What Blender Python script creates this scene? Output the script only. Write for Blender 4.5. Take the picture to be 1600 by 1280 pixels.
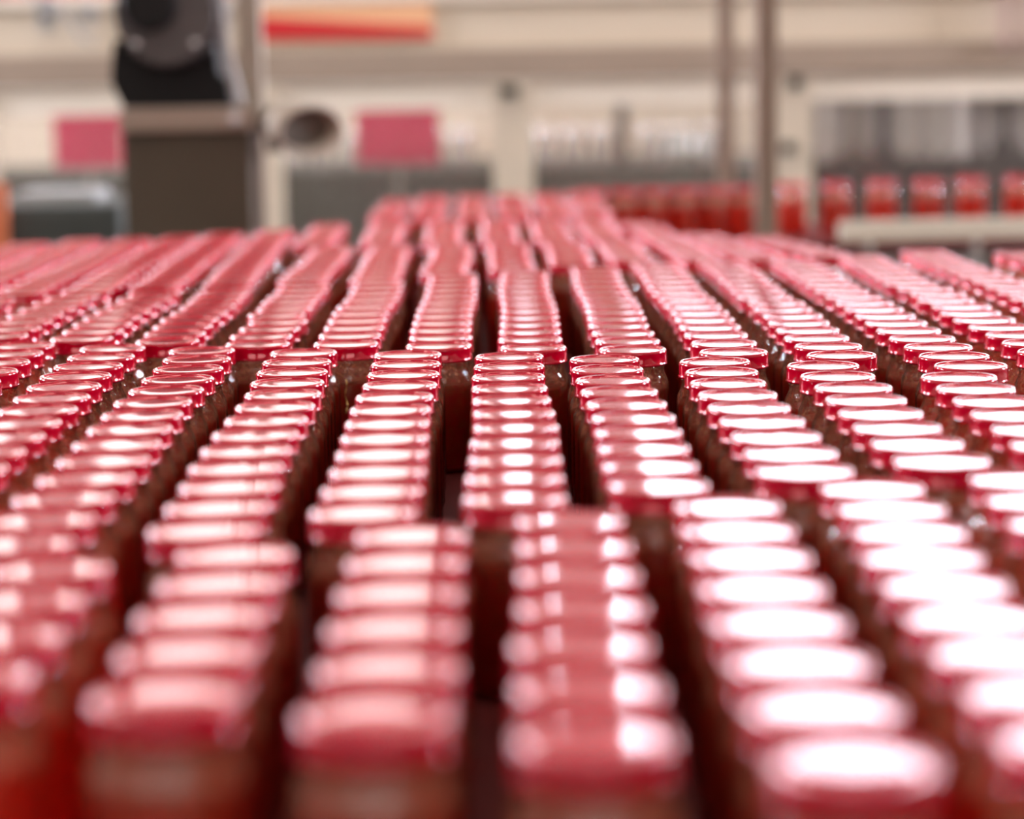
import bpy, bmesh, math, random
from mathutils import Vector, Matrix, Euler

S = bpy.context.scene
for o in list(bpy.data.objects):
    bpy.data.objects.remove(o)
COL = S.collection
random.seed(7)
PI = math.pi

# ------------------------------------------------------------------ camera
FPX = 3600.0                      # focal length in pixels of the 1600 px wide frame
LID_D = 0.066                     # diameter of one jar lid
JAR_H = 0.122
BELT_Z = 0.908
LID_Z = BELT_Z + JAR_H
CAM_Z = LID_Z + 3.92 * LID_D
PITCH = math.atan(523 / FPX)
ROLL = math.radians(1.0)
cam = bpy.data.cameras.new('camera')
cam_o = bpy.data.objects.new('camera', cam)
COL.objects.link(cam_o)
S.camera = cam_o
cam.sensor_width = 36
cam.lens = FPX / 1600 * 36
cam.clip_start = 0.05
cam.clip_end = 200
fwd = Vector((0, math.cos(PITCH), -math.sin(PITCH)))
right0 = Vector((1, 0, 0))
up0 = right0.cross(fwd)
right = right0 * math.cos(ROLL) - up0 * math.sin(ROLL)
up = up0 * math.cos(ROLL) + right0 * math.sin(ROLL)
CR = Matrix((right, up, -fwd)).transposed()
CAM = Vector((0, 0, CAM_Z))
cam_o.matrix_world = Matrix.Translation(CAM) @ CR.to_4x4()
cam.dof.use_dof = True
cam.dof.focus_distance = 31.4 * LID_D
cam.dof.aperture_fstop = 2.75

# ------------------------------------------------------------------ view, world, light levels
S.view_settings.view_transform = 'Standard'
S.view_settings.look = 'None'
S.view_settings.exposure = 0.0
S.view_settings.gamma = 1.0
S.view_settings.use_curve_mapping = False
W = bpy.data.worlds.new('world')
S.world = W
W.use_nodes = True
W.node_tree.nodes['Background'].inputs[0].default_value = (0.85, 0.9, 1.0, 1)
W.node_tree.nodes['Background'].inputs[1].default_value = 0.5
try:
    S.cycles.transparent_max_bounces = 24
except Exception:
    pass
DAY = 8.5            # daylight through the clear windows
BLIND = 2.5          # windows behind pale blinds
SIDE = 230.0          # sky seen through the side windows
FRONT = 4.4         # windows added behind the viewer to light jar fronts and guard
LAMP = 13.0           # ceiling lamps


def ray(x, y):
    return right * ((x - 800) / FPX) + up * ((640 - y) / FPX) + fwd


def on_z(x, y, z):
    r = ray(x, y)
    return CAM + r * ((z - CAM_Z) / r.z)


def at(x, y, Y):
    r = ray(x, y)
    return CAM + r * (Y / r.y)


def project(p):
    v = p - CAM
    d = v.dot(fwd)
    return 800 + FPX * v.dot(right) / d, 640 - FPX * v.dot(up) / d


# ------------------------------------------------------------------ materials
def nmat(name):
    m = bpy.data.materials.new(name)
    m.use_nodes = True
    return m, m.node_tree, m.node_tree.nodes['Principled BSDF']


def mat(name, col, rough=0.5, metal=0.0, noise=0.0, nscale=8.0, bump=0.0, coat=0.0, spec=0.5, coat_rough=0.05):
    m, nt, b = nmat(name)
    b.inputs['Base Color'].default_value = (*col, 1)
    b.inputs['Roughness'].default_value = rough
    b.inputs['Metallic'].default_value = metal
    b.inputs['Specular IOR Level'].default_value = spec
    b.inputs['Coat Weight'].default_value = coat
    b.inputs['Coat Roughness'].default_value = coat_rough
    if noise or bump:
        tc = nt.nodes.new('ShaderNodeTexCoord')
        n = nt.nodes.new('ShaderNodeTexNoise')
        n.inputs['Scale'].default_value = nscale
        n.inputs['Detail'].default_value = 4
        nt.links.new(tc.outputs['Object'], n.inputs['Vector'])
        if noise:
            r = nt.nodes.new('ShaderNodeMapRange')
            r.inputs['To Min'].default_value = 1 - noise
            r.inputs['To Max'].default_value = 1 + noise
            nt.links.new(n.outputs['Fac'], r.inputs['Value'])
            mx = nt.nodes.new('ShaderNodeVectorMath')
            mx.operation = 'SCALE'
            mx.inputs[0].default_value = col
            nt.links.new(r.outputs[0], mx.inputs['Scale'])
            nt.links.new(mx.outputs[0], b.inputs['Base Color'])
        if bump:
            bp = nt.nodes.new('ShaderNodeBump')
            bp.inputs['Strength'].default_value = bump
            bp.inputs['Distance'].default_value = 0.002
            nt.links.new(n.outputs['Fac'], bp.inputs['Height'])
            nt.links.new(bp.outputs[0], b.inputs['Normal'])
    return m


def emat(name, col, k, stripes=False):
    m, nt, b = nmat(name)
    b.inputs['Base Color'].default_value = (0.6, 0.6, 0.6, 1)
    b.inputs['Emission Color'].default_value = (*col, 1)
    b.inputs['Emission Strength'].default_value = k
    return m


M = {}
M['lid'] = mat('red lacquered tin', (0.34, 0.0, 0.012), 0.14, 0.15, coat=0.72, coat_rough=0.02, spec=0.03)
_b = M['lid'].node_tree.nodes['Principled BSDF']
_b.inputs['Specular Tint'].default_value = (0.95, 0.05, 0.07, 1)
M['lid_edge'] = M['lid']
M['cream'] = mat('cream paint', (0.53, 0.435, 0.325), 0.55, noise=0.04, nscale=3)
M['cream_light'] = mat('pale cream paint', (0.70, 0.61, 0.50), 0.5, noise=0.03)
M['beam'] = mat('taupe painted steel', (0.28, 0.205, 0.15), 0.45, noise=0.06, nscale=5)
M['post'] = mat('brown grey steel', (0.19, 0.128, 0.09), 0.5, 0.0, noise=0.08, nscale=9)
M['steel'] = mat('brushed steel', (0.45, 0.42, 0.38), 0.32, 0.8, noise=0.08, nscale=20)
M['darksteel'] = mat('dull brown steel', (0.068, 0.050, 0.034), 0.6, 0.0, spec=0.2, noise=0.15, nscale=6)
M['black'] = mat('black casting', (0.009, 0.008, 0.008), 0.6, spec=0.15, noise=0.2, nscale=12)
M['motor'] = mat('grey motor paint', (0.07, 0.06, 0.058), 0.55, spec=0.25, noise=0.1, nscale=8)
M['motor_light'] = mat('grey cast metal', (0.22, 0.19, 0.17), 0.6, 0.0)
M['darkbase'] = mat('dark green grey machine paint', (0.03, 0.034, 0.028), 0.55, noise=0.15)
M['wall'] = mat('warm white wall paint', (0.66, 0.60, 0.52), 0.8, noise=0.03, nscale=1.5)
M['cladding'] = mat('cream cladding', (0.28, 0.21, 0.18), 0.7, noise=0.03, nscale=1.5)
M['ceiling'] = mat('grey ceiling sheet', (0.30, 0.27, 0.25), 0.8, noise=0.03, nscale=1.5)
M['floor'] = mat('grey resin floor', (0.10, 0.09, 0.085), 0.35, noise=0.12, nscale=1.2)
M['belt'] = mat('red brown plastic belt', (0.10, 0.010, 0.008), 0.75, 0.0, spec=0.15, noise=0.2, nscale=30, bump=0.3)
M['rail'] = mat('beige plastic rail', (0.50, 0.42, 0.32), 0.5, noise=0.05)
M['orange'] = mat('peach orange print', (0.72, 0.38, 0.20), 0.6)
M['redprint'] = mat('red print', (0.48, 0.003, 0.006), 0.6)
M['pink'] = mat('magenta print', (0.52, 0.012, 0.085), 0.6, noise=0.08, nscale=4)
M['grey'] = mat('grey plastic', (0.30, 0.29, 0.28), 0.5)
M['silver'] = mat('pale tin lid', (0.62, 0.60, 0.60), 0.25, 0.6)
M['rubber'] = mat('black rubber', (0.015, 0.015, 0.015), 0.6)
M['day'] = emat('clear daylight pane', (0.84, 0.88, 1.0), DAY)
M['front'] = emat('added front light pane', (1.0, 0.96, 0.90), FRONT)
M['side'] = emat('bright sky pane', (0.80, 0.84, 1.0), SIDE)
M['blind'] = emat('sunlit pale blind', (1.0, 0.90, 0.80), BLIND)
M['lamp'] = emat('lamp diffuser', (1.0, 0.93, 0.84), LAMP)
M['strip'] = emat('added strip light', (1.0, 0.90, 0.82), 9.0)
M['warm'] = emat('warm bulb', (1.0, 0.72, 0.42), 22.0)
M['cool'] = emat('cool lamp', (0.85, 0.88, 1.0), 20.0)
M['frame'] = mat('white window frame', (0.70, 0.68, 0.64), 0.5)


def glass_mat(name, tint, haze_col, haze, wet, dew_glow=1.0):
    """thin wet glass: clear film with fresnel gloss and a dewy haze, paler in the headspace to paint in light there"""
    m = bpy.data.materials.new(name)
    m.use_nodes = True
    nt = m.node_tree
    for n in list(nt.nodes):
        nt.nodes.remove(n)
    N = nt.nodes.new
    L = nt.links.new
    out = N('ShaderNodeOutputMaterial')
    tr = N('ShaderNodeBsdfTransparent'); tr.inputs[0].default_value = (*tint, 1)
    gl = N('ShaderNodeBsdfGlossy'); gl.inputs['Roughness'].default_value = 0.08
    df = N('ShaderNodeBsdfDiffuse'); df.inputs[0].default_value = (*haze_col, 1)
    tl = N('ShaderNodeBsdfTranslucent'); tl.inputs[0].default_value = (*haze_col, 1)
    tc = N('ShaderNodeTexCoord')
    vo = N('ShaderNodeTexNoise'); vo.inputs['Scale'].default_value = 260; vo.inputs['Detail'].default_value = 3
    L(tc.outputs['Object'], vo.inputs['Vector'])
    bp = N('ShaderNodeBump'); bp.inputs['Strength'].default_value = wet; bp.inputs['Distance'].default_value = 0.0015
    L(vo.outputs['Fac'], bp.inputs['Height'])
    L(bp.outputs[0], gl.inputs['Normal'])
    hz = N('ShaderNodeMixShader'); hz.inputs[0].default_value = 0.5
    L(df.outputs[0], hz.inputs[1]); L(tl.outputs[0], hz.inputs[2])
    mr = N('ShaderNodeMapRange')
    mr.inputs['From Min'].default_value = 0.35; mr.inputs['From Max'].default_value = 0.65
    mr.inputs['To Min'].default_value = haze * 0.45; mr.inputs['To Max'].default_value = haze * 1.6
    L(vo.outputs['Fac'], mr.inputs['Value'])
    sx = N('ShaderNodeSeparateXYZ'); L(tc.outputs['Object'], sx.inputs[0])
    hs = N('ShaderNodeMapRange'); hs.inputs['From Min'].default_value = 0.080; hs.inputs['From Max'].default_value = 0.090
    hs.inputs['To Min'].default_value = 1.0; hs.inputs['To Max'].default_value = dew_glow  # headspace haze: dew plus extra paleness painted in for light passing through
    L(sx.outputs['Z'], hs.inputs['Value'])
    mu = N('ShaderNodeMath'); mu.operation = 'MULTIPLY'; mu.use_clamp = True
    L(mr.outputs[0], mu.inputs[0]); L(hs.outputs[0], mu.inputs[1])
    a = N('ShaderNodeMixShader'); L(mu.outputs[0], a.inputs[0]); L(tr.outputs[0], a.inputs[1]); L(hz.outputs[0], a.inputs[2])
    fr = N('ShaderNodeFresnel'); fr.inputs['IOR'].default_value = 1.5
    L(bp.outputs[0], fr.inputs['Normal'])
    b = N('ShaderNodeMixShader'); L(fr.outputs[0], b.inputs[0]); L(a.outputs[0], b.inputs[1]); L(gl.outputs[0], b.inputs[2])
    L(b.outputs[0], out.inputs[0])
    return m


M['glass'] = glass_mat('wet jar glass', (0.93, 0.88, 0.84), (0.74, 0.30, 0.17), 0.06, 0.35, 5.5)
M['clear'] = glass_mat('clear jar glass', (0.93, 0.93, 0.93), (0.7, 0.68, 0.68), 0.25, 0.15)
M['screen'] = glass_mat('guard screen', (0.93, 0.90, 0.86), (0.80, 0.70, 0.62), 0.05, 0.0)
M['drip'] = mat('golden syrup', (0.9, 0.55, 0.18), 0.08, 0.0, coat=1.0)


def content_mat():
    m, nt, b = nmat('red preserve')
    tc = nt.nodes.new('ShaderNodeTexCoord')
    oi = nt.nodes.new('ShaderNodeObjectInfo')
    ad = nt.nodes.new('ShaderNodeVectorMath'); ad.operation = 'ADD'
    n = nt.nodes.new('ShaderNodeTexNoise'); n.inputs['Scale'].default_value = 70; n.inputs['Detail'].default_value = 3
    nt.links.new(tc.outputs['Object'], ad.inputs[0]); nt.links.new(oi.outputs['Random'], ad.inputs[1])
    nt.links.new(ad.outputs[0], n.inputs['Vector'])
    cr = nt.nodes.new('ShaderNodeValToRGB')
    cr.color_ramp.elements[0].position = 0.38; cr.color_ramp.elements[0].color = (0.80, 0.0, 0.006, 1)
    cr.color_ramp.elements[1].position = 0.68; cr.color_ramp.elements[1].color = (0.70, 0.09, 0.02, 1)
    nt.links.new(n.outputs['Fac'], cr.inputs[0])
    nt.links.new(cr.outputs[0], b.inputs['Base Color'])
    b.inputs['Roughness'].default_value = 0.3
    tl = nt.nodes.new('ShaderNodeBsdfTranslucent')
    nt.links.new(cr.outputs[0], tl.inputs[0])
    mx = nt.nodes.new('ShaderNodeMixShader'); mx.inputs[0].default_value = 0.50
    out = nt.nodes['Material Output']
    nt.links.new(b.outputs[0], mx.inputs[1]); nt.links.new(tl.outputs[0], mx.inputs[2])
    tr = nt.nodes.new('ShaderNodeBsdfTransparent'); tr.inputs[0].default_value = (1.0, 0.08, 0.03, 1)
    m2 = nt.nodes.new('ShaderNodeMixShader'); m2.inputs[0].default_value = 0.25
    nt.links.new(mx.outputs[0], m2.inputs[1]); nt.links.new(tr.outputs[0], m2.inputs[2])
    nt.links.new(m2.outputs[0], out.inputs[0])
    return m


M['contents'] = content_mat()


# ------------------------------------------------------------------ mesh helpers
def add_box(bm, c, s, bev=0.0, rot=None, mi=0):
    r = bmesh.ops.create_cube(bm, size=1)
    vs = r['verts']
    bmesh.ops.scale(bm, vec=s, verts=vs)
    if bev:
        es = list({e for v in vs for e in v.link_edges})
        q = bmesh.ops.bevel(bm, geom=es, offset=bev, segments=2, affect='EDGES', profile=0.7)
        vs = list({v for v in q['verts']} | {v for v in vs if v.is_valid})
    if rot:
        bmesh.ops.rotate(bm, cent=(0, 0, 0), matrix=rot, verts=vs)
    bmesh.ops.translate(bm, vec=c, verts=vs)
    for f in {f for v in vs for f in v.link_faces}:
        f.material_index = mi


def box2(bm, lo, hi, bev=0.0):
    c = [(a + b) / 2 for a, b in zip(lo, hi)]
    s = [abs(b - a) for a, b in zip(lo, hi)]
    add_box(bm, c, s, bev)


def add_cyl(bm, a, b, r, r2=None, seg=24, caps=True):
    a = Vector(a); b = Vector(b)
    d = b - a
    q = bmesh.ops.create_cone(bm, cap_ends=caps, segments=seg, radius1=r, radius2=r if r2 is None else r2, depth=d.length)
    m = Matrix.Translation((a + b) / 2) @ d.to_track_quat('Z', 'Y').to_matrix().to_4x4()
    bmesh.ops.transform(bm, matrix=m, verts=q['verts'])


def lathe(bm, prof, seg=40, close_bot=False, close_top=False, c=(0, 0, 0)):
    rings = []
    for r, z in prof:
        if r < 1e-6:
            rings.append([bm.verts.new((c[0], c[1], c[2] + z))])
        else:
            rings.append([bm.verts.new((c[0] + r * math.cos(2 * PI * k / seg), c[1] + r * math.sin(2 * PI * k / seg), c[2] + z)) for k in range(seg)])
    for A, B in zip(rings, rings[1:]):
        for k in range(seg):
            k2 = (k + 1) % seg
            if len(A) == 1 and len(B) == 1:
                continue
            if len(A) == 1:
                bm.faces.new((A[0], B[k2], B[k]))
            elif len(B) == 1:
                bm.faces.new((A[k], A[k2], B[0]))
            else:
                bm.faces.new((A[k], A[k2], B[k2], B[k]))


def tube(bm, pts, r, seg=10):
    pts = [Vector(p) for p in pts]
    prev = None
    for i, p in enumerate(pts):
        d = (pts[min(i + 1, len(pts) - 1)] - pts[max(i - 1, 0)]).normalized()
        q = d.to_track_quat('Z', 'Y')
        rr = r[i] if isinstance(r, (list, tuple)) else r
        ring = [bm.verts.new(p + q @ Vector((rr * math.cos(2 * PI * k / seg), rr * math.sin(2 * PI * k / seg), 0))) for k in range(seg)]
        if prev:
            for k in range(seg):
                k2 = (k + 1) % seg
                bm.faces.new((prev[k], prev[k2], ring[k2], ring[k]))
        else:
            bm.faces.new(list(reversed(ring)))
        prev = ring
    bm.faces.new(prev)


def obj(name, bm, m, parent=None, smooth=False, loc=None, normals=True):
    if normals:
        bmesh.ops.recalc_face_normals(bm, faces=bm.faces)
    me = bpy.data.meshes.new(name)
    bm.to_mesh(me)
    bm.free()
    for q in (m if isinstance(m, (list, tuple)) else [m]):
        me.materials.append(q)
    if smooth:
        for p in me.polygons:
            p.use_smooth = True
    o = bpy.data.objects.new(name, me)
    COL.objects.link(o)
    if loc is not None:
        o.location = loc
    if parent:
        o.parent = parent
        o.matrix_parent_inverse = Matrix.Identity(4)
        if parent.type == 'EMPTY' and loc is None:
            o.location = -parent_origin(parent)
    return o


ORIG = {}


def parent_origin(p):
    return ORIG.get(p.name, Vector((0, 0, 0)))


def thing(name, label, cat, loc=(0, 0, 0), group=None, world_parts=False):
    """Empty at the thing's base; world_parts: its parts are modelled in world coordinates"""
    o = bpy.data.objects.new(name, None)
    o.empty_display_size = 0.05
    COL.objects.link(o)
    o.location = loc
    if world_parts:
        ORIG[o.name] = Vector(loc)
    o['label'] = label
    o['category'] = cat
    if group:
        o['group'] = group
    return o


def tag(o, label, cat, group=None, kind=None):
    o['label'] = label
    o['category'] = cat
    if group:
        o['group'] = group
    if kind:
        o['kind'] = kind
    return o


def struct(name, bm, m, parent=None, label=None):
    o = obj(name, bm, m, parent)
    if not parent:
        o['kind'] = 'structure'
        o['label'] = label
        o['category'] = name.split('_')[0]
    return o


def px_box(bm, x0, x1, y0, y1, Y, depth, bev=0.0, zlo=None, zhi=None):
    """box whose front face at distance Y covers the given stretch of the view; depth goes away from the camera"""
    p = at(x0, (y0 + y1) / 2, Y); q = at(x1, (y0 + y1) / 2, Y)
    t = at((x0 + x1) / 2, y0, Y); b = at((x0 + x1) / 2, y1, Y)
    lo = [p.x, Y, b.z if zlo is None else zlo]
    hi = [q.x, Y + depth, t.z if zhi is None else zhi]
    box2(bm, lo, hi, bev)
    return lo, hi


# ------------------------------------------------------------------ the hall
HX0, HX1, HY0, HY1, HZ = -7.0, 7.5, -7.0, 14.0, 6.6
bm = bmesh.new(); box2(bm, (HX0, HY0, -0.1), (HX1, HY1, 0)); struct('floor', bm, M['floor'], label='grey resin floor of the bottling hall')
bm = bmesh.new(); box2(bm, (HX0, HY0, HZ), (HX1, HY1, HZ + 0.1)); struct('ceiling', bm, M['ceiling'], label='grey sheet ceiling above the filling line')
bm = bmesh.new(); box2(bm, (HX0 - 0.1, HY1, 0), (HX1 + 0.1, HY1 + 0.1, HZ)); struct('wall_back', bm, mat('terracotta wall paint', (0.32, 0.08, 0.055), 0.8), label='muted terracotta hall wall far behind the machines')
bm = bmesh.new(); box2(bm, (HX0 - 0.1, HY0 - 0.1, 0), (HX1 + 0.1, HY0, HZ)); struct('wall_front', bm, mat('dark red brown wall paint', (0.10, 0.035, 0.03), 0.8), label='dark painted hall wall behind the viewer')
bm = bmesh.new(); box2(bm, (HX0 - 0.1, HY0, 0), (HX0, HY1, HZ)); struct('wall_left', bm, M['wall'], label='warm white hall wall on the left')
bm = bmesh.new(); box2(bm, (HX1, HY0, 0), (HX1 + 0.1, HY1, HZ)); struct('wall_right', bm, M['wall'], label='warm white hall wall on the right')

bm = bmesh.new(); box2(bm, (HX0, 13.988, 2.2), (HX1, 13.9995, HZ)); struct('trim_1', bm, M['cladding'], label='cream cladding on the upper part of the back wall')

# high windows of the back wall: (x0, x1, z0, z1, pane, label)
WK = 14.0 / FPX


def wz(e):
    return 2 * LID_Z - CAM_Z + e * WK      # height mirrored by a level lid


wins = [
    (0.78, 4.9, wz(462), 5.6, 'day', 'wide clear daylight window high in the back wall at right'),
    (-0.06, 0.17, wz(478), wz(700), 'day', 'narrow daylight window high in the middle of the back wall'),
    (-2.55, -0.35, wz(455), wz(1000), 'blind', 'high window behind a pale sunlit blind, left of middle'),
    (-5.6, -3.1, wz(455), wz(1000), 'blind', 'high window behind a pale sunlit blind at far left'),
]
for i, (x0, x1, z0, z1, pm, lab) in enumerate(wins):
    fr = bmesh.new()
    t = 0.05
    for lo, hi in (((x0 - t, 0, z0 - t), (x1 + t, 0, z0)), ((x0 - t, 0, z1), (x1 + t, 0, z1 + t)),
                   ((x0 - t, 0, z0), (x0, 0, z1)), ((x1, 0, z0), (x1 + t, 0, z1))):
        box2(fr, (lo[0], 13.90, lo[2]), (hi[0], 13.999, hi[2]))
    n = 0 if pm == 'day' else 1
    for k in range(1, n + 1):
        xm = x0 + (x1 - x0) * k / (n + 1)
        box2(fr, (xm - 0.02, 13.91, z0), (xm + 0.02, 13.96, z1))
    w = struct('window_%d' % (i + 1), fr, M['frame'], label=lab)
    pn = bmesh.new(); box2(pn, (x0, 13.965, z0), (x1, 13.985, z1))
    obj('pane', pn, M[pm], w)

# unseen windows added behind the viewer as frontal light for jars and guard
for i, (x0, x1, l) in enumerate(((-5.6, -0.6, 'left'), (0.8, 5.8, 'right'))):
    fr = bmesh.new(); z0, z1 = 2.6, 5.4
    for a, b in (((x0 - .06, z0 - .06), (x1 + .06, z0)), ((x0 - .06, z1), (x1 + .06, z1 + .06)), ((x0 - .06, z0), (x0, z1)), ((x1, z0), (x1 + .06, z1)),
                 (((x0 + x1) / 2 - .03, z0), ((x0 + x1) / 2 + .03, z1))):
        box2(fr, (a[0], HY0 + 0.001, a[1]), (b[0], HY0 + 0.09, b[1]))
    w = struct('window_%d' % (len(wins) + 5 + i), fr, M['frame'], label='broad daylight window behind the viewer, %s one' % l)
    pn = bmesh.new(); box2(pn, (x0, HY0 + .01, z0), (x1, HY0 + .03, z1)); obj('pane', pn, M['front'], w)

# side windows
for i, (X, s, pm, y0, y1, lab) in enumerate(((HX0, 1, 'side', 4.8, 5.9, 'nearer daylight window in the left hall wall'),
                                   (HX1, -1, 'side', 4.8, 5.9, 'nearer daylight window in the right hall wall'),
                                   (HX0, 1, 'side', 9.0, 10.4, 'far daylight window in the left hall wall'),
                                   (HX1, -1, 'side', 9.0, 10.4, 'far daylight window in the right hall wall'))):
    fr = bmesh.new()
    z0, z1 = 2.9, 4.0
    xa, xb = X + s * 0.001, X + s * 0.08
    for a, b in (((y0 - .06, z0 - .06), (y1 + .06, z0)), ((y0 - .06, z1), (y1 + .06, z1 + .06)), ((y0 - .06, z0), (y0, z1)), ((y1, z0), (y1 + .06, z1)),
                 (((y0 + y1) / 2 - .03, z0), ((y0 + y1) / 2 + .03, z1))):
        box2(fr, (min(xa, xb), a[0], a[1]), (max(xa, xb), b[0], b[1]))
    w = struct('window_%d' % (len(wins) + 1 + i), fr, M['frame'], label=lab)
    pn = bmesh.new(); box2(pn, (min(X + s * .01, X + s * .03), y0, z0), (max(X + s * .01, X + s * .03), y1, z1))
    obj('pane', pn, M[pm], w)

# ceiling lamps; the row nearest the viewer is added to light the jar gaps
lab3 = {0: 'left', 1: 'middle', 2: 'right'}
rows = ['added nearest the viewer', 'above the sharp jars', 'above the machines', 'beyond the guard', 'by the back wall']
for j, y in enumerate((-0.6, 2.0, 4.6, 8.2, 11.6)):
    for i, x in enumerate((-3.6, 0.2, 4.0)):
        t = thing('ceiling_lamp', 'long white ceiling lamp %s, %s one of its row' % (rows[j], lab3[i]), 'lamp', (x, y, 6.3), 'ceiling lamps')
        b = bmesh.new(); add_box(b, (0, 0, 0.06), (2.2, 0.5, 0.10), 0.01); obj('housing', b, M['frame'], t, loc=(0, 0, 0))
        b = bmesh.new(); add_box(b, (0, 0, 0.0), (2.14, 0.44, 0.018)); obj('diffuser', b, M['lamp'], t, loc=(0, 0, 0))
        b = bmesh.new()
        for sx in (-0.6, 0.6):
            add_cyl(b, (sx, 0, 0.11), (sx, 0, 0.302), 0.006, seg=8)
        obj('hanger', b, M['steel'], t, loc=(0, 0, 0))

# ------------------------------------------------------------------ the conveyor table under the jars
def table(name, lab, x0, x1, y0, y1):
    t = thing(name, lab, 'conveyor', ((x0 + x1) / 2, (y0 + y1) / 2, 0), world_parts=True)
    b = bmesh.new(); box2(b, (x0, y0, BELT_Z - 0.02), (x1, y1, BELT_Z - 0.0005)); obj('belt', b, M['belt'], t)
    for xa, xb in ((x0 - 0.04, x0 - 0.001), (x1 + 0.001, x1 + 0.04)):
        b = bmesh.new(); box2(b, (xa, y0, BELT_Z - 0.14), (xb, y1, BELT_Z - 0.001), 0.003); obj('side_frame', b, M['steel'], t)
    for x in (x0 + 0.05, x1 - 0.05):
        for y in (y0 + 0.1, y1 - 0.1):
            b = bmesh.new(); add_box(b, (x, y, (BELT_Z - 0.02) / 2), (0.06, 0.06, BELT_Z - 0.021), 0.004); obj('leg', b, M['steel'], t)
    return t


table('conveyor_table', 'broad steel accumulation table carrying the rows of red-lidded jars', -1.6, 1.95, 0.15, 4.15)
table('infeed_table', 'narrower steel table carrying the farthest red-lidded jars in the middle', -0.62, 0.42, 4.16, 5.09)

# ------------------------------------------------------------------ jars
R = LID_D / 2


def glass_prof(rb=0.0345):
    return [(0.0, 0.0), (rb - 0.007, 0.0), (rb - 0.002, 0.0015), (rb, 0.006), (rb, 0.086), (rb - 0.0008, 0.092),
            (rb - 0.003, 0.0965), (0.0300, 0.1000), (0.0297, 0.1045), (0.0306, 0.1055), (0.0297, 0.1068), (0.0297, 0.112)]


def lid_prof():
    return [(0.0290, 0.1078), (0.0318, 0.1074), (0.0329, 0.1079), (0.0332, 0.1088), (0.0327, 0.1097), (0.0323, 0.1103), (0.0325, 0.1188),
            (0.03246, 0.11975), (0.03222, 0.12059), (0.03181, 0.12124), (0.03127, 0.12175), (0.0307, 0.1220), (0.0299, 0.1217), (0.0291, 0.1207), (0.0284, 0.1202),
            (0.0250, 0.1202), (0.0235, 0.1205), (0.0215, 0.1207), (0.0120, 0.1209), (0.0, 0.1209)]


def cont_prof(rb=0.0328):
    return [(0.0, 0.004), (rb - 0.005, 0.004), (rb, 0.008), (rb, 0.083), (rb - 0.0015, 0.0855), (rb - 0.006, 0.0848), (0.0, 0.0845)]


def jar_meshes(seg):
    out = {}
    for n, pr, m, sg in (('glass_body', glass_prof(), M['glass'], seg), ('lid', lid_prof(), M['lid'], seg), ('preserve', cont_prof(), M['contents'], seg)):
        b = bmesh.new(); lathe(b, pr, sg)
        bmesh.ops.recalc_face_normals(b, faces=b.faces)
        me = bpy.data.meshes.new(n); b.to_mesh(me); b.free()
        for p in me.polygons:
            p.use_smooth = True
        me.materials.append(m)
        out[n] = me
    return out


JM = jar_meshes(56)
JL = jar_meshes(28)

ORD = ['zeroth', 'nearest', 'second', 'third', 'fourth', 'fifth', 'sixth', 'seventh', 'eighth', 'ninth', 'tenth', 'eleventh', 'twelfth',
       'thirteenth', 'fourteenth', 'fifteenth', 'sixteenth', 'seventeenth', 'eighteenth', 'nineteenth', 'twentieth']
PITCH_S = 0.0698

# columns of jars: near and far lid in the view, per batch pushed onto the table
A = [((-65, 1058), (82, 888)), ((257, 1087), (370, 865)), ((582, 1117), (645, 835)), ((932, 1152), (890, 812)),
     ((1325, 1190), (1135, 790)), ((1670, 1147), (1365, 767)), ((1760, 905), (1590, 748))]
B = [((-55, 594), (36, 540)), ((-60, 732), (174, 543)), ((32, 848), (320, 546)), ((315, 827), (475, 550)), ((570, 799), (636, 553)),
     ((808, 777), (795, 556)), ((1034, 757), (946, 560)), ((1255, 735), (1113, 564)), ((1470, 719), (1287, 570)), ((1690, 722), (1500, 588))]
C = [((-150, 520), (-21, 469)), ((-6, 524), (109, 464)), ((126, 527), (236, 459)), ((261, 530), (352, 454)), ((400, 534), (472, 449)),
     ((537, 536), (592, 443)), ((682, 539), (709, 432)), ((832, 542), (818, 426)), ((986, 545), (927, 420)), ((1145, 549), (1022, 413)),
     ((1311, 552), (1130, 412)), ((1515, 570), (1240, 410)), ((1670, 561), (1342, 402)), ((1790, 530), (1440, 393)), ((1800, 455), (1590, 396))]
D = [((-190, 462), (45, 381)), ((-80, 460), (128, 376)), ((30, 456), (206, 374)), ((136, 453), (282, 371)), ((243, 445), (352, 366)),
     ((355, 441), (430, 361)), ((472, 438), (520, 388)), ((585, 436), (612, 386)), ((693, 430), (708, 384)), ((800, 427), (795, 382)),
     ((900, 424), (880, 380)), ((1003, 417), (960, 378)), ((1110, 411), (1020, 362)), ((1190, 402), (1098, 368)), ((1292, 397), (1190, 372))]
E = [((490, 380), (515, 352)), ((592, 379), (610, 349)), ((690, 378), (697, 347)), ((783, 376), (777, 345)), ((868, 374), (851, 344)),
     ((948, 370), (920, 343)), ((1015, 356), (970, 345))]
F = [((600, 341), (622, 313)), ((668, 340), (678, 307)), ((738, 339), (738, 306)), ((806, 338), (795, 304)), ((872, 336), (852, 303)), ((930, 334), (905, 302)),
     ((556, 343), (572, 331))]

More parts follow.
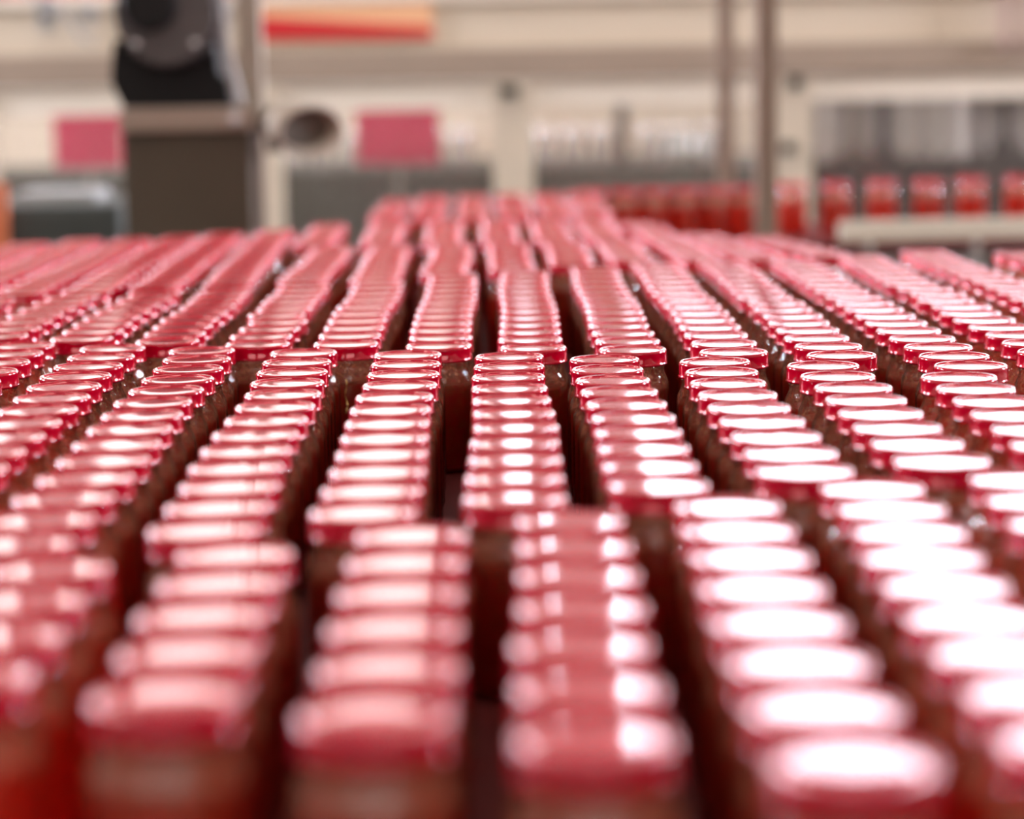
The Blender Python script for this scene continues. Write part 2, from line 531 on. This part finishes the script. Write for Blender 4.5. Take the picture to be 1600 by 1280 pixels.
recs = []
for bi, cols in enumerate((A, B, C, D, E, F)):
    ci = 0
    for near, far in cols:
        p = on_z(*near, LID_Z); q = on_z(*far, LID_Z)
        n = max(1, round((q - p).length / PITCH_S))
        row = []
        d = (q - p).normalized()
        nrm = Vector((d.y, -d.x, 0))
        ph = random.uniform(0, 6.28)
        for k in range(n + 1):
            w = p + (q - p) * (k / n)
            w = w + nrm * (0.0016 * math.sin(k * 0.9 + ph) + random.uniform(-0.0008, 0.0008))
            x, y = project(w)
            half = FPX * R / (w - CAM).dot(fwd)
            blur = 10 if bi else 36
            if x + half + blur < 0 or x - half - blur > 1600:
                continue
            w.z = BELT_Z
            row.append(w)
        if row:
            ci += 1
            for k, w in enumerate(row):
                recs.append((bi, ci, k + 1, w))

# keep jars that would overlap apart: drop the farther of a colliding pair
kept = []
for r in recs:
    ok = True
    for s in kept:
        if (s[3] - r[3]).length < 0.060:
            ok = False
            break
    if ok:
        kept.append(r)
for it in range(60):
    mv = 0
    for i in range(len(kept)):
        for j in range(i + 1, len(kept)):
            a = kept[i][3]; b = kept[j][3]
            if abs(a.x - b.x) > .0692 or abs(a.y - b.y) > .0692:
                continue
            v = b - a
            L_ = v.length
            if L_ < 0.0691:
                c = v.normalized() * (0.0692 - L_) / 2
                a -= c; b += c; mv += 1
    if not mv:
        break
print('JARS', len(kept), [sum(1 for r in kept if r[0] == i) for i in range(6)], 'iters', it, mv)
order = sorted(range(len(kept)), key=lambda i: (kept[i][0] > 2, kept[i][3].y))
indiv = set(order[:300])
bname = ['blurred front batch', 'sharp middle batch', 'batch right behind the sharp one', 'second batch behind the sharp one']
gname = ['jars in the blurred front batch', 'jars in the sharp middle batch', 'jars in the batch behind the sharp one', 'jars in the second batch behind the sharp one']
first_jar = None
drip_parent = None
best = 1e9
tgt = on_z(537, 536, LID_Z)
for i in sorted(indiv):
    bi, ci, k, w = kept[i]
    if first_jar is None:
        first_jar = bpy.data.objects.new('glass_jar', None)
        first_jar.empty_display_size = 0.03
        COL.objects.link(first_jar)
        for n in ('glass_body', 'lid', 'preserve'):
            o = bpy.data.objects.new(n, JM[n]); COL.objects.link(o); o.parent = first_jar
        kids = list(first_jar.children)
        r = first_jar
    else:
        r = first_jar.copy(); COL.objects.link(r)
        for ch in kids:
            c = ch.copy(); COL.objects.link(c); c.parent = r
    r.location = w
    r.rotation_euler = (0, 0, random.uniform(0, 6.28))
    r['label'] = 'red-lidded glass jar, %s back in %s column from left, %s' % (ORD[k], ORD[ci] if ci > 1 else 'first', bname[bi])
    r['category'] = 'jar'
    r['group'] = gname[bi]
    dd = (Vector((w.x, w.y, 0)) - Vector((tgt.x, tgt.y, 0))).length
    if dd < best:
        best = dd; drip_parent = r
drip_parent.rotation_euler = (0, 0, 0)

# golden trickle on the glass of one sharp jar
bm = bmesh.new()
pts = []
for k in range(9):
    z = 0.0905 - k * 0.0042
    a = -PI / 2 + 0.05 + 0.03 * math.sin(k * 1.3)
    rr = 0.0352
    pts.append((rr * math.cos(a), rr * math.sin(a), z))
tube(bm, pts, [0.0005, 0.0009, 0.0005, 0.001, 0.0006, 0.0007, 0.0013, 0.0015, 0.0006], 8)
o = obj('trickle', bm, M['drip'], None, smooth=True); o.parent = drip_parent; o['label'] = 'golden trickle of syrup on the glass'

# the rest of the field, too many and too small to be told apart
rest = [kept[i] for i in range(len(kept)) if i not in indiv]
if rest:
    verts = []; faces = []; mats = []
    for mi, n in enumerate(('glass_body', 'lid', 'preserve')):
        me = JL[n]
        vv = [v.co.copy() for v in me.vertices]
        ff = [tuple(p.vertices) for p in me.polygons]
        for r in rest:
            off = len(verts)
            w = r[3]
            verts.extend((v.x + w.x, v.y + w.y, v.z) for v in vv)
            faces.extend(tuple(a + off for a in f) for f in ff)
            mats.extend([mi] * len(ff))
    me = bpy.data.meshes.new('far_jars')
    me.from_pydata(verts, [], faces)
    for n in ('glass', 'lid', 'contents'):
        me.materials.append(M[n])
    me.polygons.foreach_set('material_index', mats)
    me.polygons.foreach_set('use_smooth', [True] * len(faces))
    me.update()
    o = bpy.data.objects.new('distant_jars', me); COL.objects.link(o); o.location = (0, 0, BELT_Z)
    tag(o, 'mass of small red-lidded jars blurred together at the far end of the table', 'jars', 'far jars on the table', 'stuff')

# ------------------------------------------------------------------ single file of jars on the conveyor beyond
FY = 5.30
fpos = [(1237, 286), (1306, 285), (1378, 282), (1450, 281), (1518, 278), (1592, 276)]
lab = ['leftmost of the spaced single file, beside the brown post', 'second of the spaced single file', 'third of the spaced single file',
       'fourth of the spaced single file', 'fifth of the spaced single file', 'last of the spaced single file at the right edge']
cpos = [(925, 297), (975, 296), (1023, 295), (1071, 294), (1119, 293), (1167, 292)]
lab2 = ['leftmost of the back row left of the brown posts', 'second of the back row left of the brown posts', 'third of the back row left of the brown posts',
        'fourth of the back row, standing slightly apart', 'fifth of the back row, just left of post', 'last of the back row, between the posts']
for poss, labs, g in ((fpos, lab, 'jars in spaced single file at right'), (cpos, lab2, 'jars in the short back row')):
    for (x, y), l in zip(poss, labs):
        w = on_z(x, y, LID_Z)
        w = Vector((w.x, w.y, BELT_Z))
        r = first_jar.copy(); COL.objects.link(r)
        for ch in kids:
            c = ch.copy(); COL.objects.link(c); c.parent = r
        r.location = w
        r.rotation_euler = (0, 0, random.uniform(0, 6))
        r['label'] = 'small blurred red jar, ' + l
        r['category'] = 'jar'; r['group'] = g
        print('F', x, round(w.x, 3), round(w.y, 3))

t = thing('transfer_conveyor', 'narrow conveyor running across behind the table with single file jars', 'conveyor', (1.4, 5.35, 0), world_parts=True)
bm = bmesh.new(); box2(bm, (0.1, 5.12, BELT_Z - 0.02), (2.6, 5.78, BELT_Z - 0.0005)); obj('belt', bm, M['belt'], t)
bm = bmesh.new(); box2(bm, (0.1, 5.78, BELT_Z - 0.12), (2.6, 5.81, BELT_Z - 0.001)); obj('side_frame', bm, M['steel'], t)
for x in (0.2, 2.5):
    bm = bmesh.new(); add_box(bm, (x, 5.6, (BELT_Z - 0.02) / 2), (0.06, 0.06, BELT_Z - 0.02)); obj('leg', bm, M['steel'], t)

# beige guide rail in front of the single file
t = thing('guide_rail', 'beige plastic guide rail running in front of the spaced single file jars', 'rail', (1.3, 4.7, BELT_Z), world_parts=True)
a = at(1312, 362, 4.62); b = at(1700, 353, 4.80)
bm = bmesh.new()
dz = 0.036 / 2
dirv = (b - a).normalized()
add_box(bm, (a + b) / 2, ((b - a).length, 0.02, 0.040), 0.004, rot=dirv.to_track_quat('X', 'Z').to_matrix()); obj('rail', bm, M['rail'], t)
for k in (0.12, 0.55, 0.95):
    p = a + (b - a) * k
    bm = bmesh.new(); add_cyl(bm, (p.x, p.y + 0.018, p.z), (p.x, p.y + 0.018, 0.0), 0.008, seg=10); obj('support', bm, M['steel'], t)

# ------------------------------------------------------------------ guard enclosure behind
GY = 6.6
t = thing('machine_guard', 'cream framed machine guard with clear screens across the background', 'guard', (0, GY, 0), world_parts=True)
ga, gb = -2.2, 2.4
zt = at(800, 124, GY).z; zb = at(800, 74, GY).z
bm = bmesh.new(); box2(bm, (ga, GY - 0.02, zt), (gb, GY + 0.06, zb), 0.004); obj('cross_beam', bm, M['beam'], t)['label'] = 'taupe horizontal beam'
bm = bmesh.new(); box2(bm, (ga, GY + 0.01, zb), (gb, GY + 0.04, 1.50)); obj('upper_panel', bm, M['cream'], t)
bm = bmesh.new(); box2(bm, (ga, GY - 0.01, 1.5005), (gb, GY + 0.05, 1.53)); obj('top_rail', bm, M['cream_light'], t)
z1 = at(800, 166, GY).z
bm = bmesh.new(); box2(bm, (ga, GY, z1), (gb, GY + 0.04, zt - 0.003), 0.003); obj('screen_rail', bm, M['cream_light'], t)
for x0, x1 in ((-60, -8), (404, 440), (770, 832), (1214, 1268), (1760, 1800)):
    p = at(x0, 200, GY); q = at(x1, 200, GY)
    bm = bmesh.new(); box2(bm, (p.x, GY - 0.012, 0.0), (q.x, GY + 0.045, zt - 0.004), 0.003); obj('post', bm, M['cream'], t)
xs = [(-8, 404), (440, 770), (832, 1214), (1268, 1760)]
for x0, x1 in xs:
    p = at(x0 + 1, 200, GY); q = at(x1 - 1, 200, GY)
    bm = bmesh.new(); box2(bm, (p.x, GY + 0.015, 0.50), (q.x, GY + 0.021, z1 - 0.001)); obj('screen', bm, M['screen'], t)
    bm = bmesh.new(); box2(bm, (p.x, GY, 0.05), (q.x, GY + 0.03, 0.498)); obj('kick_panel', bm, M['cream'], t)
for x, y in ((795, 143), (1243, 130), (1232, 231)):
    c = at(x, y, GY - 0.045)
    bm = bmesh.new(); add_box(bm, c, (0.05 if x < 1230 else 0.035, 0.05, 0.034), 0.006); add_cyl(bm, c + Vector((0, -0.02, 0)), c + Vector((0, -0.05, 0)), 0.010, seg=12)
    obj('clamp', bm, M['black'], t)['label'] = 'black clamp'

# banner on the guard
p0 = at(404, 60, GY - 0.002); p1 = at(676, 60, GY - 0.002)
t = thing('banner', 'peach orange sign with a tapering red stripe fixed on the cream guard', 'sign', (p0.x, GY, zb), world_parts=True)
zr = at(540, 63, GY).z
zs0 = at(404, 25, GY).z; zs1 = at(676, 42, GY).z
bm = bmesh.new(); box2(bm, (p0.x, GY - 0.004, zr + 0.0005), (p1.x, GY + 0.008, 1.495)); obj('board', bm, M['orange'], t)
bm = bmesh.new()
for yy in (GY - 0.006, GY - 0.0042):
    pass
v = [bm.verts.new(c) for c in ((p0.x, GY - 0.006, zr + 0.004), (p1.x, GY - 0.006, zr + 0.002), (p1.x, GY - 0.006, zs1), (p0.x, GY - 0.006, zs0))]
f = bm.faces.new(v)
e = bmesh.ops.extrude_face_region(bm, geom=[f])
bmesh.ops.translate(bm, vec=(0, 0.0018, 0), verts=[x for x in e['geom'] if isinstance(x, bmesh.types.BMVert)])
obj('stripe', bm, M['redprint'], t)['label'] = 'red wedge stripe'

# hidden light strips added under the guard top to brighten the inside
for x0, x1, l in ((-2.0, -0.15, 'left'), (0.15, 2.2, 'right')):
    th = thing('added_strip_light', 'long hidden strip light added to brighten the guard inside, %s one' % l, 'lamp', ((x0 + x1) / 2, GY + 0.30, 1.46), world_parts=True)
    b = bmesh.new(); box2(b, (x0, GY + 0.25, 1.475), (x1, GY + 0.35, 1.50)); obj('housing', b, M['frame'], th)
    b = bmesh.new(); box2(b, (x0 + .02, GY + 0.26, 1.460), (x1 - .02, GY + 0.34, 1.4745)); obj('diffuser', b, M['strip'], th)
    b = bmesh.new(); box2(b, (x0, GY + 0.045, 1.484), (x0 + 0.03, GY + 0.249, 1.496)); box2(b, (x1 - 0.03, GY + 0.045, 1.484), (x1, GY + 0.249, 1.496)); obj('arm', b, M['grey'], th)

# magenta notices behind the screens
for (x0, x1, y0, y1, l) in ((84, 190, 180, 262, 'magenta notice behind the guard screen at left, beside the grey machine column'),
                           (556, 686, 172, 256, 'magenta notice behind the guard screen, left of the middle post')):
    b = bmesh.new(); lo, hi = px_box(b, x0, x1, y0, y1, GY + 0.35, 0.006)
    th = thing('notice', l, 'sign', ((lo[0] + hi[0]) / 2, lo[1], lo[2]), world_parts=True)
    obj('sheet', b, M['pink'], th)
    b = bmesh.new(); xm = (lo[0] + hi[0]) / 2
    box2(b, (xm - 0.01, lo[1] + 0.006, 0.0), (xm + 0.01, lo[1] + 0.026, hi[2])); obj('stand', b, M['grey'], th)

# ------------------------------------------------------------------ machinery inside the guard
IY = GY + 0.7
t = thing('filling_machine', 'pale filling machine with dark base seen through the guard screens', 'machine', (0, IY, 0), world_parts=True)
zb0 = at(800, 262, IY).z
bm = bmesh.new(); box2(bm, (-2.2, IY, 0), (0.885, IY + 0.9, zb0), 0.01); obj('base', bm, M['darkbase'], t)['label'] = 'dark grey machine base'
t = thing('partition', 'pale cream upright partition behind the clear jars inside the guard', 'partition', (0, IY + 0.95, 0), world_parts=True)
bm = bmesh.new(); box2(bm, (-2.2, IY + 0.92, 0), (0.895, IY + 0.96, 1.50)); obj('sheet', bm, M['cream_light'], t)
for x in (972,):
    t = thing('machine_pillar', 'dark slim pillar inside the guard, left of the small bluish lamp', 'pillar', (at(x, 200, IY + .12).x, IY + .12, zb0), world_parts=True)
    b = bmesh.new(); p = at(x - 9, 200, IY + .1); q = at(x + 9, 200, IY + .1); box2(b, (p.x, IY + 0.1, zb0), (q.x, IY + 0.15, at(x, 160, IY + .1).z)); obj('shaft', b, M['motor'], t)
# row of clear jars on its base
k = 0
for i, x in enumerate((456, 500, 544, 588, 632, 676, 720, 852, 896, 940, 1016, 1060, 1104)):
    w = at(x, 250, IY + 0.06)
    th = thing('empty_jar', 'pale lidded clear jar inside the guard, %s from the left in its row' % ORD[i + 1].replace('nearest', 'first'), 'jar', (w.x, w.y, zb0), 'clear jars inside the guard')
    o = bpy.data.objects.new('glass_body', JL['glass_body'].copy()); o.data.materials.clear(); o.data.materials.append(M['clear']); COL.objects.link(o); o.parent = th
    o = bpy.data.objects.new('lid', JL['lid'].copy()); o.data.materials.clear(); o.data.materials.append(M['silver']); COL.objects.link(o); o.parent = th
# small work lamp inside
w0 = at(1040, 225, IY + 0.3); w1 = at(1108, 225, IY + 0.3)
th = thing('strip_lamp', 'small bright bluish strip lamp inside the guard, left of the brown posts', 'lamp', ((w0.x + w1.x) / 2, IY + 0.3, zb0), world_parts=True)
b = bmesh.new(); add_cyl(b, w0, w1, 0.017, seg=16); o = obj('tube', b, emat('pale blue tube', (0.75, 0.86, 1.0), 1.1), th, smooth=False)
b = bmesh.new(); box2(b, (w0.x - 0.01, IY + 0.28, zb0), (w0.x, IY + 0.33, w0.z + 0.025)); box2(b, (w1.x, IY + 0.28, zb0), (w1.x + 0.01, IY + 0.33, w0.z + 0.025)); obj('bracket', b, M['grey'], th)

# capping machine at right with vertical rods
t = thing('capping_machine', 'dark capping machine with a bank of vertical rods behind the right screen', 'machine', (1.6, IY, 0), world_parts=True)
zc = at(1400, 250, IY).z
bm = bmesh.new(); box2(bm, (0.90, IY, 0), (2.3, IY + 0.8, zc), 0.01); obj('base', bm, M['black'], t)
bm = bmesh.new(); box2(bm, (0.90, IY + 0.6, zc), (2.3, IY + 0.65, 1.50)); obj('back_plate', bm, mat('grey back plate', (0.40, 0.36, 0.34), 0.5), t)
bm = bmesh.new(); box2(bm, (0.90, IY + 0.02, 1.33), (2.3, IY + 0.6, 1.42)); obj('head', bm, M['motor_light'], t)
for x, wd, mm in ((1292, 8, 'steel'), (1335, 12, 'darksteel'), (1380, 14, 'black'), (1416, 7, 'steel'), (1440, 8, 'motor_light'), (1468, 8, 'steel'),
                  (1500, 12, 'silver'), (1530, 8, 'motor'), (1566, 16, 'black'), (1592, 12, 'motor')):
    p = at(x, 200, IY + 0.12)
    b = bmesh.new(); add_cyl(b, (p.x, p.y, zc), (p.x, p.y, 1.33), wd / FPX * IY / 1.6, seg=14)
    add_cyl(b, (p.x, p.y, zc), (p.x, p.y, zc + 0.05), wd / FPX * IY / 1.0, seg=14)
    obj('rod', b, M[mm], t)

# ------------------------------------------------------------------ brown posts in front
for (x0, x1, yb, Y, l) in ((1120, 1146, 286, 5.88, 'slim brown steel post behind the back row of jars, left one of two'),
                           (1180, 1214, 352, 5.05, 'thicker brown steel post in front of single file, right one of two')):
    p = at(x0, 150, Y); q = at(x1, 150, Y)
    th = thing('steel_post', l, 'post', ((p.x + q.x) / 2, Y, 0), 'pair of brown posts', world_parts=True)
    xm = (p.x + q.x) / 2; r_ = (q.x - p.x) / 2
    b = bmesh.new(); box2(b, (p.x, Y - r_, 0.012), (q.x, Y + r_, 1.50), 0.006); obj('shaft', b, M['post'], th)
    b = bmesh.new(); box2(b, (xm - 0.05, Y - 0.05, 0), (xm + 0.05, Y + 0.05, 0.012)); obj('foot_plate', b, M['steel'], th)
    b = bmesh.new(); add_cyl(b, (xm, Y, 1.5002), (xm, Y, 1.512), r_ * 0.9, seg=16); obj('cap', b, M['rubber'], th)

# ------------------------------------------------------------------ left machine column with motor
MY = 4.75
t = thing('motor_column', 'brown grey steel column carrying a dark electric motor at left', 'machine', (at(300, 200, MY).x, MY, 0), world_parts=True)
lo0, lo1 = at(192, 250, MY), at(392, 250, MY)
ztop = at(300, 204, MY).z
bm = bmesh.new(); box2(bm, (lo0.x, MY, 0), (lo1.x, MY + 0.22, ztop), 0.006); obj('cabinet', bm, M['darksteel'], t)
bm = bmesh.new(); px_box(bm, 186, 396, 168, 203, MY - 0.02, 0.26, 0.005, zlo=ztop + 0.0005); obj('mounting_plate', bm, mat('worn tan steel', (0.26, 0.19, 0.145), 0.5), t)
c = at(368, 185, MY - 0.025)  # silver stud added as the whitish highlight on the mounting plate
bm = bmesh.new(); add_cyl(bm, c, c + Vector((0, -0.012, 0)), 0.013, seg=6); add_cyl(bm, c + Vector((0, -0.012, 0)), c + Vector((0, -0.02, 0)), 0.008, seg=14)
obj('glint_stud', bm, M['silver'], t)['label'] = 'silver stud standing in for the plate highlight'
zpl = at(300, 168, MY).z
# gearbox: tapered black casting
p = at(190, 160, MY); q = at(358, 160, MY); p2 = at(170, 118, MY); q2 = at(340, 118, MY)
zg = at(300, 118, MY).z; zg2 = at(300, 60, MY).z
bm = bmesh.new()
prof = [(p.x, zpl + 0.0005), (q.x, zpl + 0.0005), (q.x - 0.005, at(0, 130, MY).z), (q2.x, zg), (q2.x - 0.01, zg2), (p2.x + 0.01, zg2), (p2.x, zg), (p2.x + 0.004, at(0, 140, MY).z)]
v0 = [bm.verts.new((x, MY + 0.02, z)) for x, z in prof]; f = bm.faces.new(v0)
e = bmesh.ops.extrude_face_region(bm, geom=[f]); bmesh.ops.translate(bm, vec=(0, 0.16, 0), verts=[x for x in e['geom'] if isinstance(x, bmesh.types.BMVert)])
obj('gearbox', bm, M['black'], t)
# motor body: horizontal finned drum facing the viewer
c = at(264, 22, MY)
bm = bmesh.new()
rad = 0.100
add_cyl(bm, (c.x, MY - 0.06, c.z), (c.x, MY + 0.20, c.z), rad, seg=40)
for k in range(36):
    a = 2 * PI * k / 36
    add_box(bm, (c.x + (rad + 0.004) * math.cos(a), MY + 0.07, c.z + (rad + 0.004) * math.sin(a)), (0.012, 0.24, 0.003), rot=None)
obj('motor_housing', bm, M['motor'], t)
bm = bmesh.new(); add_cyl(bm, (c.x - 0.03, MY - 0.061, c.z + 0.02), (c.x - 0.03, MY - 0.09, c.z + 0.02), 0.058, 0.050, seg=32); obj('fan_cover', bm, M['black'], t)
bm = bmesh.new()
for k in range(4):
    a = PI / 4 + k * PI / 2
    add_cyl(bm, (c.x + 0.084 * math.cos(a), MY - 0.061, c.z + 0.084 * math.sin(a)), (c.x + 0.084 * math.cos(a), MY - 0.068, c.z + 0.084 * math.sin(a)), 0.007, seg=6)
obj('screws', bm, M['silver'], t)
# upright steel bar right of the motor
bm = bmesh.new(); px_box(bm, 372, 408, 0, 205, MY + 0.03, 0.05, 0.004, zlo=ztop + 0.03, zhi=1.56); obj('upright', bm, mat('light taupe steel', (0.27, 0.22, 0.17), 0.5), t)
bm = bmesh.new(); pa = at(346, 20, MY + 0.02); pb = at(384, 165, MY + 0.02)
tube(bm, [(pa.x, MY, 1.52), (pa.x, MY, pa.z), (pa.x + 0.012, MY, (pa.z + pb.z) / 2), (pb.x - 0.01, MY - 0.005, pb.z + 0.012), (pb.x - 0.01, MY - 0.005, zpl + 0.002)], 0.011, 12)
obj('conduit', bm, M['motor_light'], t, smooth=True)
bm = bmesh.new(); px_box(bm, 392, 412, 203, 400, MY + 0.10, 0.05, 0.003, zlo=0.0); obj('side_strut', bm, M['post'], t)

# open tube nozzle beside it
a = at(442, 188, MY + 0.05); b = at(486, 204, MY - 0.05)
th = thing('chute', 'tan tilted open-ended chute with dark mouth beside the motor column', 'chute', (a.x, a.y, a.z), world_parts=True)
bm = bmesh.new()
d = (b - a).normalized()
qm = d.to_track_quat('Z', 'Y').to_matrix().to_4x4()
L_ = (b - a).length
tmp = bmesh.new()
lathe(bm, [(0.0, 0.0), (0.050, 0), (0.060, L_ * 0.6), (0.064, L_), (0.056, L_ + 0.001), (0.050, L_ * 0.6), (0.0, L_ * 0.55)], 40)
bmesh.ops.scale(bm, vec=(1.22, 0.82, 1), verts=bm.verts)
bmesh.ops.transform(bm, matrix=Matrix.Translation(a) @ qm, verts=bm.verts)
tmp.free()
obj('hood', bm, mat('tan painted steel', (0.30, 0.235, 0.175), 0.6), th, smooth=True)
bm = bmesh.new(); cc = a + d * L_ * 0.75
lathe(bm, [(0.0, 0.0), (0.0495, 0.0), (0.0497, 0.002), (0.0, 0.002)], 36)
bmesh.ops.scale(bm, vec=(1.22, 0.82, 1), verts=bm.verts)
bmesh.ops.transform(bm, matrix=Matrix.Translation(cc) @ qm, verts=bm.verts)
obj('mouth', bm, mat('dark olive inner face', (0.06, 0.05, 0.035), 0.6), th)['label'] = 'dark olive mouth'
bm = bmesh.new(); add_cyl(bm, a + Vector((-0.02, 0, 0.03)), a + Vector((-0.02, 0, -0.065)), 0.016, seg=14); add_box(bm, a + Vector((-0.015, 0.005, 0)), (0.03, 0.04, 0.05), 0.005)
obj('bracket', bm, M['darksteel'], th)

# low dark machine at the left edge
t = thing('discharge_unit', 'low dark green grey machine at the left edge behind the jars', 'machine', (-1.1, 5.2, 0), world_parts=True)
bm = bmesh.new(); px_box(bm, -260, 188, 322, 420, 5.2, 0.5, 0.02, zlo=0.0); obj('body', bm, M['darkbase'], t)
bm = bmesh.new(); px_box(bm, -40, 9, 288, 400, 5.15, 0.03, 0.004, zlo=0.0); obj('edge_post', bm, mat('orange paint', (0.55, 0.14, 0.05), 0.5), t)['label'] = 'orange edge post'
bm = bmesh.new(); px_box(bm, 20, 150, 300, 321, 5.3, 0.2, 0.01); obj('cover', bm, M['grey'], t)

# bits at the top left: cable and sensor on the guard
t = thing('cable', 'loose grey cable looping over the beam at top left', 'cable', (at(60, 20, GY - .1).x, GY - 0.1, 1.3), world_parts=True)
bm = bmesh.new()
pts = [at(20 + 16 * k, -40 + 13 * k + 10 * math.sin(k * 1.1), GY - 0.1) for k in range(9)]
tube(bm, pts, 0.006, 8); obj('sheath', bm, M['grey'], t, smooth=True)
for x, y, sz, l in ((72, 25, 0.055, 'grey sensor box on the guard at the top left corner'), (138, 22, 0.04, 'small grey sensor box beside the motor at top left')):
    c = at(x, y, GY - 0.06)
    th = thing('sensor_box', l, 'sensor', tuple(c), 'sensors on the guard', world_parts=True)
    bm = bmesh.new(); add_box(bm, c, (sz * 0.7, 0.06, sz * 1.4), 0.006); obj('case', bm, M['grey'], th)
    bm = bmesh.new(); add_cyl(bm, c + Vector((0, -0.031, 0)), c + Vector((0, -0.036, 0)), sz * 0.2, seg=16); obj('lens', bm, M['black'], th)
for x, l in ((1572, 'thin pinkish post on top of the guard at right edge'), (1602, 'second thin pinkish post at the extreme right edge')):
    p = at(x, 20, GY - 0.05)
    b = bmesh.new(); box2(b, (p.x - 0.012, GY - 0.045, zb - 0.03), (p.x + 0.012, GY - 0.021, 1.60), 0.003)
    o = obj('thin_post', b, mat('dusty pink paint', (0.40, 0.27, 0.23), 0.5), None); tag(o, l, 'post', 'thin posts at the right edge')
